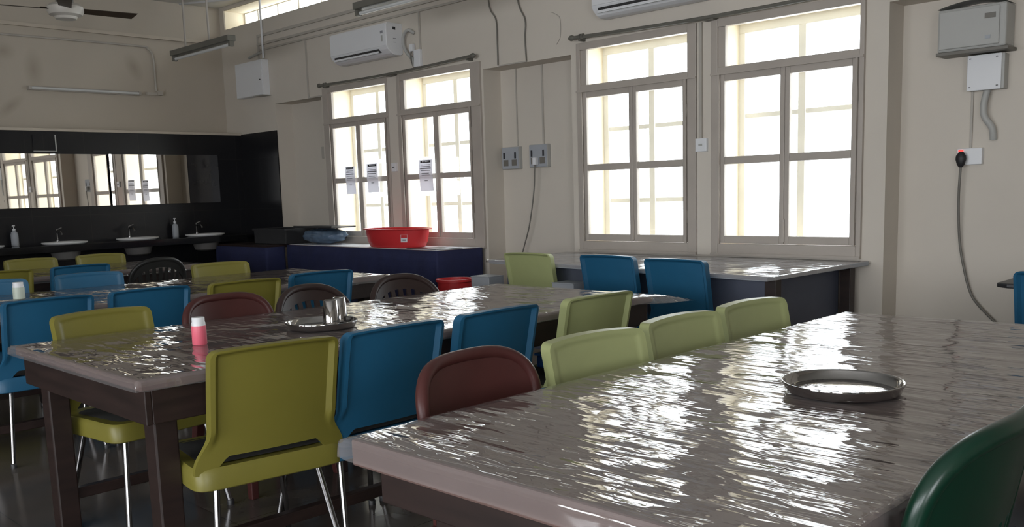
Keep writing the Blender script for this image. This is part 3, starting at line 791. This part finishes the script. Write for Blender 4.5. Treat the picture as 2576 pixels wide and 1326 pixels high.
def pump(y, label, proto=[None]):
    if proto[0]: return dup(proto[0], (XD + .075, y, .905), 0, label)
    b = thing('pump_bottle', label, 'bottle', (XD + .075, y, .905), 0, 'soap bottles by the basins'); proto[0] = b
    build('bottle_body', MB().lathe([(.032, 0), (.036, .005), (.036, .12), (.028, .145), (.014, .155), (.014, .165)], (0, 0, 0), 28), M['carton'], b, smooth=True)
    pu = MB().lathe([(.016, .165), (.016, .18), (.005, .182), (.005, .205), (.014, .207), (.014, .218)], (0, 0, 0), 16); pu.tube([(0, 0, .212), (.03, -.02, .210), (.036, -.024, .204)], .005, 8)
    build('pump_head', pu, M['whitepl'], b, smooth=True); return b
pump(-.955, 'soap bottle with pump at the left, beside the cut-off basin'); pump(.775, 'soap bottle with pump between the middle and right basins')

# ================================================================ lights, fan
def tubelight(name, label, loc, rz, rods, wall=False):
    t = thing(name, label, 'light', loc, rz, 'tube lights')
    L_ = 1.22
    if wall:
        build('housing', MB().box(0, L_, -.035, 0, -.022, .022), M['rod'], t, bevel=.004)
        build('lamp_tube', MB().tube([(.03, -.055, 0), (L_ - .03, -.055, 0)], .014, 14), M['tube'], t, smooth=True)
        for x in (0, L_ - .03): build('lamp_holder', MB().box(x, x + .03, -.07, -.03, -.02, .02), M['rod'], t, bevel=.003)
    else:
        build('housing', MB().box(0, L_, -.045, .045, 0, .055), M['fixture'], t, bevel=.006)
        build('lamp_tube', MB().tube([(.04, -.0, -.030), (L_ - .04, 0, -.030)], .015, 14), M['tube'], t, smooth=True)
        for x in (0, L_ - .035): build('lamp_holder', MB().box(x, x + .035, -.025, .025, -.05, 0), M['fixture'], t, bevel=.004)
        for x in rods: build('hanging_rod', MB().tube([(x, 0, .05), (x, 0, CZ - loc[2])], .011, 8), M['rod'], t, smooth=True)
    return t
tubelight('tube_light', 'grey hanging tube light on two rods near the far corner', (-3.78, .53, 2.83), 0, (.28, .78))
tubelight('tube_light', 'grey hanging tube light cut off by the top edge, left of centre', (-.66, .62, 2.83), 0, (.28, .78))
tw = tubelight('wall_tube_light', 'unlit tube light mounted flat on the back wall', (XB, -.56, 2.562), R(90), (), True)

fan = thing('ceiling_fan', 'ceiling fan with brown blades at the top left', 'fan', (-2.85, -.89, 0))
build('down_rod', MB().tube([(0, 0, 3.12), (0, 0, CZ)], .016, 12), M['fixture'], fan, smooth=True)
build('canopy', MB().lathe([(.07, 3.045), (.072, 3.06), (.07, 3.20), (.05, 3.24), (.02, 3.26)], (0, 0, 0), 32), M['fixture'], fan, smooth=True)
build('motor', MB().lathe([(.03, 2.915), (.085, 2.92), (.095, 2.94), (.135, 2.955), (.15, 2.985), (.148, 3.02), (.12, 3.045), (.095, 3.05)], (0, 0, 0), 48), M['fanmotor'], fan, smooth=True)
for k in range(3):
    a = R((84, 259, 339)[k])
    def bf_(off, a=a):
        def f(u, v):
            r = .13 + .47 * u; w = (v - .5) * (.10 + .025 * u); x, y = r, w
            if u > .93: x -= .02 * v
            z = 3.0 - w * .22 + off
            return x * cos(a) - y * sin(a), x * sin(a) + y * cos(a), z
        return f
    bl = build('blade', MB().shell(bf_(.002), bf_(-.002), 14, 4), M['fanblade'], fan)
    ar = MB().box(.10, .20, -.02, .02, 3.003, 3.008); ar.v = [(x * cos(a) - y * sin(a), x * sin(a) + y * cos(a), z) for x, y, z in ar.v]
    build('blade_arm', ar, M['fanblade'], fan)

# ================================================================ air conditioners
def aircon(loc, label, proto=[None]):
    if proto[0]: return dup(proto[0], loc, 0, label)
    t = thing('air_conditioner', label, 'air conditioner', loc, 0, 'air conditioners on the window wall'); proto[0] = t
    L_, D, H = .93, .20, .30
    # side profile (y, z), y=0 at the wall
    pf = [(0, 0.02), (0, H), (-D + .02, H), (-D, H - .02), (-D, .075), (-D + .015, .05), (-D + .06, .015), (-D + .10, 0), (-.02, 0)]
    n = len(pf); mb = MB(); mb.add([(0, y, z) for y, z in pf] + [(L_, y, z) for y, z in pf], [tuple(range(n)), tuple(range(2 * n - 1, n - 1, -1))] + [(i, i + n, (i + 1) % n + n, (i + 1) % n) for i in range(n)])
    build('body', mb, M['whitepl'], t, bevel=.006)
    build('front_panel', MB().box(.006, L_ - .006, -D - .006, -D + .002, .082, H - .012), M['whitepl'], t, bevel=.003)
    build('air_slot', MB().box(.06, L_ - .13, -D + .005, -D + .045, .030, .062), M['darkpl'], t)
    vn = MB().box(.06, L_ - .13, -D - .004, -D + .002, .022, .040); build('louvre', vn, M['whitepl'], t)
    st = MB().box(L_ - .085, L_ - .045, -D - .0075, -D - .0055, .20, .225); build('badge', st, M['greyink'], t)
    build('energy_sticker', MB().box(L_ - .075, L_ - .05, -D - .0075, -D - .0055, .125, .18), M['greypl'], t)
    sd = MB().box(L_, L_ + .0015, -.12, -.085, .235, .262); build('side_label', sd, M['ink'], t)
    sd = MB().box(L_, L_ + .0015, -.118, -.082, .15, .157).box(L_, L_ + .0015, -.118, -.085, .115, .119); build('side_marking', sd, M['greyink'], t)
    return t
aircon((-2.39, WY, 2.655), 'white wall air conditioner above the left pair of windows')
aircon((1.08, WY, 2.615), 'white wall air conditioner above the right windows, cut off at the top edge')
def polyt(pts, r, n=8, sub=6):
    # smooth Catmull-Rom tube
    P = [Vector(p) for p in pts]; out = []
    for i in range(len(P) - 1):
        p0, p1, p2, p3 = P[max(i - 1, 0)], P[i], P[i + 1], P[min(i + 2, len(P) - 1)]
        for k in range(sub):
            s = k / sub; out.append(.5 * ((2 * p1) + (p2 - p0) * s + (2 * p0 - 5 * p1 + 4 * p2 - p3) * s * s + (3 * p1 - p0 - 3 * p2 + p3) * s ** 3))
    out.append(P[-1]); return MB().tube(out, r, n)
hs = build('drain_hose', polyt([(-1.27, WY - .01, 2.84), (-1.31, WY - .05, 2.87), (-1.38, WY - .05, 2.83), (-1.40, WY - .04, 2.74), (-1.36, WY - .03, 2.66), (-1.30, WY - .02, 2.60), (-1.27, WY - .02, 2.52)], .016, 10), M['greypl'], None, smooth=True); tag(hs, 'grey looped hose right of the left air conditioner', 'hose')
so = thing('power_socket', 'white socket box with plug beside the left air conditioner', 'socket', (-1.22, WY, 2.52))
build('socket_box', MB().box(-.045, .045, -.035, 0, 0, .16), M['whitepl'], so, bevel=.004)
build('plug', MB().box(-.09, -.045, -.05, -.01, .15, .22), M['whitepl'], so, bevel=.006)
build('cord', polyt([(-.07, -.03, .17), (-.075, -.045, .10), (-.07, -.03, .03), (-.05, -.02, -.02)], .007, 8), M['wire'], so, smooth=True)
h2 = build('drain_hose', polyt([(2.36, WY - .02, 2.75), (2.40, WY - .04, 2.66), (2.47, WY - .05, 2.62), (2.53, WY - .04, 2.66), (2.52, WY - .02, 2.74)], .014, 10), M['greypl'], None, smooth=True); tag(h2, 'grey looped hose at the top edge above the rightmost window', 'hose')

# curtain rods
def rod(name, label, x0, x1, z0, z1, y):
    t = thing(name, label, 'curtain rod', (x0, y, z0), 0, 'curtain rods over the windows')
    n = 10; pts = [(x0 + (x1 - x0) * k / n, y, z0 + (z1 - z0) * k / n - .02 * sin(pi * k / n)) for k in range(n + 1)]
    build('rod', MB().tube(pts, .014, 12), M['fixture'], t, smooth=True, world=True)
    for x, z, s in ((x0, z0, -1), (x1, z1, 1)):
        build('finial', MB().tube([(x - s * .01, y, z), (x + s * .015, y, z), (x + s * .03, y, z), (x + s * .05, y, z)], [.014, .024, .022, .008], 12), M['fixture'], t, smooth=True, world=True)
        build('bracket', MB().box(x - s * .06 - .01, x - s * .06 + .01, y, WY, z - .03, z + .012), M['fixture'], t, world=True)
    rg = MB()
    for x, z in ((x0 + .07, z0), (x0 + .10, z0)): rg.tube([(x - .006, y, z), (x + .006, y, z)], .021, 14)
    build('ring', rg, M['fixture'], t, smooth=True, world=True)
    build('middle_bracket', MB().box((x0 + x1) / 2 - .04, (x0 + x1) / 2 + .04, y - .005, WY, (z0 + z1) / 2 - .04, (z0 + z1) / 2 - .01), M['fixture'], t, world=True)
rod('curtain_rod', 'dark curtain rod above the left pair of windows', -2.80, -.42, 2.50, 2.52, WY - .07)
rod('curtain_rod', 'dark curtain rod above the right pair of windows', .78, 3.30, 2.515, 2.50, WY - .07)

# ================================================================ electrics on the walls
eb = thing('distribution_box', 'white metal distribution box in the corner left of the air conditioner', 'electrical box', (-3.92, WY, 2.51))
build('box_body', MB().box(-.60, 0, -.09, 0, 0, .40), M['whitepl'], eb, bevel=.004); build('door', MB().box(-.595, -.005, -.098, -.09, .005, .395), M['whitepl'], eb, bevel=.003)
build('lock', MB().lathe([(.010, 0), (.010, .01)], (-.045, -.10, .17), 12), M['black'], eb)
build('bottom_plate', MB().box(-.20, .02, -.11, 0, -.008, 0), M['greypl'], eb)
def casing(name, label, boxes, m='conduit', r=None):
    mb = MB()
    for b in boxes: mb.box(*b)
    o = build(name, mb, M[m], None, bevel=.002); return tag(o, label, 'conduit')
casing('cable_casing', 'upper cable casing running along the window wall under the high window', [(-4.12, .9, WY - .018, WY, 3.18, 3.21)])
casing('cable_casing', 'middle cable casing running along the window wall above the air conditioner', [(-4.12, .9, WY - .022, WY, 3.085, 3.11), (-4.12, -4.09, WY - .018, WY, 2.92, 3.18)])
casing('cable_casing', 'lower cable casing running along the window wall above the air conditioner', [(-4.09, .9, WY - .015, WY, 3.025, 3.045)])
casing('cable_casing', 'thin vertical cable casing left of the air conditioner', [(-3.135, -3.115, WY - .015, WY, 2.395, 3.02), (-3.115, -2.86, WY - .015, WY, 2.395, 2.41)])
casing('cable_casing', 'thin vertical cable casing right of the air conditioner', [(-1.20, -1.18, WY - .015, WY, 2.68, 3.02)])
casing('cable_casing', 'cable casing down the strip between the two right windows', [(1.94, 1.962, WY - .040, WY, 1.64, 2.47)])
vp = build('drop_pipe', MB().tube([(-3.99, WY - .02, 2.93), (-3.99, WY - .02, CZ)], .013, 10), M['whitepl'], None, smooth=True); tag(vp, 'white pipe dropping from the ceiling to the distribution box', 'pipe')
cp = build('ceiling_pipe', MB().tube([(-4.9, 1.2, CZ - .02), (-3.99, WY - .02, CZ - .02)], .012, 8), M['whitepl'], None, smooth=True); tag(cp, 'thin white pipe along the ceiling corner', 'pipe')
cc = build('cable_loop', polyt([(XB + .015, -3.4, 3.10), (XB + .015, -1., 3.10), (XB + .015, .6, 3.105), (XB + .015, .80, 3.08), (XB + .015, .855, 2.98), (XB + .015, .86, 2.7), (XB + .015, .86, 2.60)], .011, 8), M['conduit'], None, smooth=True); tag(cc, 'painted cable running over the back wall and down beside the wall light', 'cable')
cn = build('cable_end', MB().box(XB, XB + .04, .74, .92, 2.555, 2.585).box(XB + .03, XB + .055, .86, .92, 2.555, 2.60), M['conduit'], None); tag(cn, 'small cable stub right of the wall tube light', 'cable')
st = build('pipe_stub', MB().tube([(-4.30, WY - .03, 2.97), (-4.05, WY - .03, 3.0), (-3.99, WY - .03, 3.0)], .014, 10), M['greypl'], None, smooth=True); tag(st, 'short grey pipe above the distribution box', 'pipe')
# wires between the windows
for x0_, pts, lb in ((0, [(-.22, WY - .01, CZ), (-.23, WY - .02, 2.98), (-.15, WY - .015, 2.80), (-.145, WY - .012, 2.60), (-.145, WY - .012, 2.41)], 'left loose wire hanging down between the window pairs'),
                     (0, [(.05, WY - .01, CZ), (.12, WY - .02, 2.95), (.20, WY - .015, 2.75), (.19, WY - .012, 2.60), (.20, WY - .012, 2.41)], 'right loose wire hanging down between the window pairs')):
    w_ = build('hanging_wire', polyt(pts, .006, 8), M['wire'], None, smooth=True); tag(w_, lb, 'wire')
w_ = build('hanging_wire', polyt([(.49, WY - .006, 2.765), (.535, WY - .006, 2.745), (.585, WY - .006, 2.70), (.585, WY - .006, 2.56), (.54, WY - .006, 2.50)], .0025, 6), M['rod'], None, smooth=True); tag(w_, 'thin bent wire stub left of the right air conditioner', 'wire')
casing('cable_casing', 'horizontal cable casing under the beam joining the two loose wires', [(-.14, .20, WY - .014, WY, 2.40, 2.412)])
casing('cable_casing', 'vertical cable casing down to the left double socket', [(-.155, -.143, RY - .012, RY, 1.715, 2.40)])
casing('cable_casing', 'vertical cable casing down to the right double socket', [(.160, .178, RY - .012, RY, 1.715, 2.40)])
def socketbox(loc, label, proto=[None]):
    if proto[0]: return dup(proto[0], loc, 0, label)
    t = thing('double_socket', label, 'socket', loc, 0, 'double sockets between the windows'); proto[0] = t
    build('back_box', MB().box(0, .215, -.045, 0, 0, .20), M['greypl'], t, bevel=.004)
    build('face_plate', MB().box(.004, .211, -.052, -.045, .004, .196), M['carton'], t, bevel=.003)
    for x in (.025, .165): build('switch', MB().box(x, x + .018, -.056, -.052, .095, .150), M['ink'], t)
    for x in (.025, .130): build('outlet', MB().box(x, x + .06, -.0545, -.052, .03, .085), M['wire'], t)
    return t
socketbox((-.315, RY, 1.51), 'left double socket with empty outlets between the windows'); socketbox((.03, RY, 1.515), 'right double socket with a white plug and hanging cord')
sk2 = socketbox.__defaults__ and [o for o in col.objects if o.get('label', '').startswith('right double socket')][0]
build('plug', MB().box(.082, .118, -.10, -.055, .02, .085), M['whitepl'], sk2, bevel=.006)
build('cord', polyt([(.10, -.085, .02), (.10, -.09, -.02), (.08, -.085, -.21), (.01, -.08, -.51), (-.09, -.075, -.76), (-.14, -.075, -.96)], .006, 8), M['wire'], sk2, smooth=True)
sw = thing('wall_switch', 'small white switch on the strip between the two right windows', 'switch', (1.91, WY, 1.555))
build('back_box', MB().box(0, .095, -.045, 0, 0, .095), M['whitepl'], sw, bevel=.004); build('rocker', MB().box(.03, .06, -.049, -.045, .04, .055), M['greypl'], sw)
sw = thing('wall_switch', 'small white switch on the strip between the two left windows', 'switch', (-1.675, WY, 1.545))
build('back_box', MB().box(0, .07, -.045, 0, 0, .085), M['whitepl'], sw, bevel=.004); build('rocker', MB().box(.02, .05, -.049, -.045, .038, .048), M['ink'], sw)
sw = tag(build('blank_plate', MB().box(-3.235, -3.155, RY - .03, RY, 1.75, 1.88), M['conduit'], None, bevel=.004), 'small blank beige plate left of the left windows', 'plate')
casing('wall_strip', 'raised plaster strip between the two left windows', [(-1.712, -1.568, WY - .02, WY, .80, 2.47)], 'wall')
casing('wall_strip', 'raised plaster strip between the two right windows', [(1.908, 2.027, WY - .018, WY, .80, 2.47)], 'wall')
# right-hand wall group
ub = thing('stabiliser_box', 'grey electrical box high on the plain wall at the top right', 'electrical box', (3.57, RY, 2.06))
build('box_body', MB().box(0, .385, -.16, 0, 0, .25), M['greypl'], ub, bevel=.012); build('front_cover', MB().box(.012, .35, -.172, -.16, .015, .235), M['greypl'], ub, bevel=.006)
build('indicator', MB().box(.27, .33, -.175, -.172, .165, .195), M['wire'], ub); build('badge', MB().box(.275, .305, -.175, -.172, .05, .07), M['carton'], ub)
build('top_cover', MB().grid(lambda u, v: (.0 + .385 * u, -.175 + .175 * v, .252 + .03 * sin(pi * u)), 16, 2), M['greypl'], ub, smooth=True)
build('bottom_tray', MB().box(-.005, .40, -.165, 0, -.02, 0), M['wire'], ub, bevel=.003)
jb = thing('junction_box', 'white square junction box below the grey electrical box', 'electrical box', (3.725, RY, 1.825))
build('box_body', MB().box(0, .205, -.075, 0, 0, .205), M['greypl'], jb, bevel=.004); build('cover', MB().box(-.002, .19, -.085, -.075, -.002, .207), M['whitepl'], jb, bevel=.004)
for x, z in ((.015, .018), (.17, .018), (.015, .185), (.165, .185)): build('screw', MB().lathe([(.006, 0), (.006, .004)], (x, -.088, z), 8), M['ink'], jb)
fx = build('flexible_conduit', polyt([(3.83, RY - .04, 1.83), (3.815, RY - .05, 1.74), (3.82, RY - .045, 1.67), (3.86, RY - .03, 1.60), (3.865, RY - .012, 1.53)], .020, 12), M['greypl'], None, smooth=True); tag(fx, 'grey flexible conduit hanging below the white junction box', 'conduit')
casing('cable_casing', 'vertical cable casing left of the white junction box', [(3.728, 3.742, RY - .012, RY, 1.46, 2.06)])
so = thing('power_socket', 'white switched socket with glowing red light, black plug and long drooping cord', 'socket', (3.665, RY, 1.385))
build('back_box', MB().box(0, .145, -.035, 0, 0, .10), M['whitepl'], so, bevel=.004); build('indicator', MB().box(.010, .038, -.040, -.035, .078, .092), M['redlight'], so, bevel=.002)
q = MB().lathe([(.010, -.05), (.022, -.035), (.032, .0), (.030, .02), (.012, .045)], (.035, -.065, .035), 16, 1, .7); build('plug', q, M['black'], so, smooth=True)
build('cord', polyt([(.035 + x, y - .035, z + .035) for x, y, z in ((0, -.03, -.05), (-.008, -.02, -.25), (0, -.0, -.50), (.03, .01, -.68), (.07, .01, -.82), (.12, .01, -.90), (.24, .01, -1.02), (.33, .01, -1.10))], .008, 8), M['wire'], so, smooth=True)

# ================================================================ papers on the windows
def notice(x, z, w_, h_, label, lean, y=WY - .034, proto=[None]):
    t = thing('paper_notice', label, 'notice', (x, y, z), 0, 'paper notices on the left windows')
    f = lambda g: (lambda u, v: (u * w_ + lean * (1 - v) * h_, -.006 * sin(pi * v) + (.004 if v < .5 else 0) + g, v * h_))
    build('sheet', MB().grid(f(0), 6, 12), M['paper'], t, smooth=True)
    def bar(u0, u1, v0, v1, g=-.0018): 
        return MB().grid(lambda a, b: f(g)(u0 + (u1 - u0) * a, v0 + (v1 - v0) * b), 4, 3)
    hd = build('header', bar(.12, .88, .90, .975), M['ink'], t)
    mb = MB()
    for k, (u0, u1) in enumerate(((.26, .34), (.38, .45), (.48, .55), (.58, .64), (.67, .75))): b = bar(u0, u1, .925, .955, -.003); mb.add(b.v, b.f)
    build('header_lettering', mb, M['whitepl'], hd)
    mb = MB()
    for v0, v1, u0, u1 in ((.825, .845, .15, .85), (.775, .795, .12, .88), (.70, .745, .1, .9), (.64, .665, .14, .86), (.55, .575, .2, .75), (.49, .515, .2, .8), (.32, .345, .38, .62)):
        b = bar(u0, u1, v0, v1); mb.add(b.v, b.f)
    build('text_lines', mb, M['greyink'], t)
    return t
notice(-2.475, 1.335, .165, .29, 'leftmost paper notice on the window left of the others', .02)
notice(-2.10, 1.345, .19, .295, 'middle paper notice above the left rim of the red tub', .01)
notice(-1.255, 1.340, .20, .30, 'right paper notice, on the window above the right side of the tub', .01)

# ================================================================ camera and light
yaw, pitch, roll, f, cy = .7804263, .1398941, -.030504, 2317.535, 810.954
fwd = Vector((-sin(yaw) * cos(pitch), cos(yaw) * cos(pitch), -sin(pitch))); r0 = Vector((cos(yaw), sin(yaw), 0)); u0 = r0.cross(fwd)
r2 = cos(roll) * r0 + sin(roll) * u0; u2 = -sin(roll) * r0 + cos(roll) * u0
cam = bpy.data.cameras.new('camera'); co = bpy.data.objects.new('camera', cam); col.objects.link(co)
mt = Matrix((r2, u2, -fwd)).transposed().to_4x4(); mt.translation = Vector((5.759, -4.1533, 1.30)); co.matrix_world = mt
cam.sensor_width = 36; cam.lens = f / 2576 * 36; cam.shift_y = (cy - 663) / 2576; cam.clip_start = .05
sc.camera = co

w = bpy.data.worlds.new('sky'); sc.world = w; w.use_nodes = True
nt = w.node_tree; bg = nt.nodes['Background']; L = nt.links
# hazy daylight: the sun stands behind the camera's side, so that half of the sky is brighter
tc = nt.nodes.new('ShaderNodeTexCoord'); sp = nt.nodes.new('ShaderNodeSeparateXYZ'); L.new(tc.outputs['Generated'], sp.inputs[0])
mr = nt.nodes.new('ShaderNodeMapRange'); mr.interpolation_type = 'SMOOTHSTEP'
mr.inputs['From Min'].default_value = .25; mr.inputs['From Max'].default_value = -.35
mr.inputs['To Min'].default_value = 6.2; mr.inputs['To Max'].default_value = 14.2
L.new(sp.outputs['Y'], mr.inputs['Value']); L.new(mr.outputs[0], bg.inputs['Strength'])
bg.inputs['Color'].default_value = (.93, .96, 1, 1)
def portal(x, y, z, sx, sz, rot):
    l = bpy.data.lights.new('daylight_portal', 'AREA'); l.shape = 'RECTANGLE'; l.size = sx; l.size_y = sz; l.energy = 1
    l.cycles.is_portal = True
    o = bpy.data.objects.new('daylight_portal', l); col.objects.link(o); o.location = (x, y, z); o.rotation_euler = rot
for a, b in WIN: portal((a + b) / 2, 2.12, 1.66, b - a, 1.6, (R(-90), 0, 0))
portal(-2.13, 2.12, 3.49, 5.4, .23, (R(-90), 0, 0)); portal(3.3, 2.12, 3.49, 3.8, .23, (R(-90), 0, 0))
for a, b, z0, z1 in OPP: portal((a + b) / 2, Y0 - .28, (z0 + z1) / 2, b - a, z1 - z0, (R(90), 0, 0))
a, b, z0, z1 = RGT[0]; portal(X1 + .28, (a + b) / 2, (z0 + z1) / 2, z1 - z0, b - a, (0, R(90), 0))

sc.view_settings.view_transform = 'Standard'; sc.view_settings.look = 'None'; sc.view_settings.gamma = 1
sc.view_settings.use_curve_mapping = False; sc.view_settings.exposure = 0.17
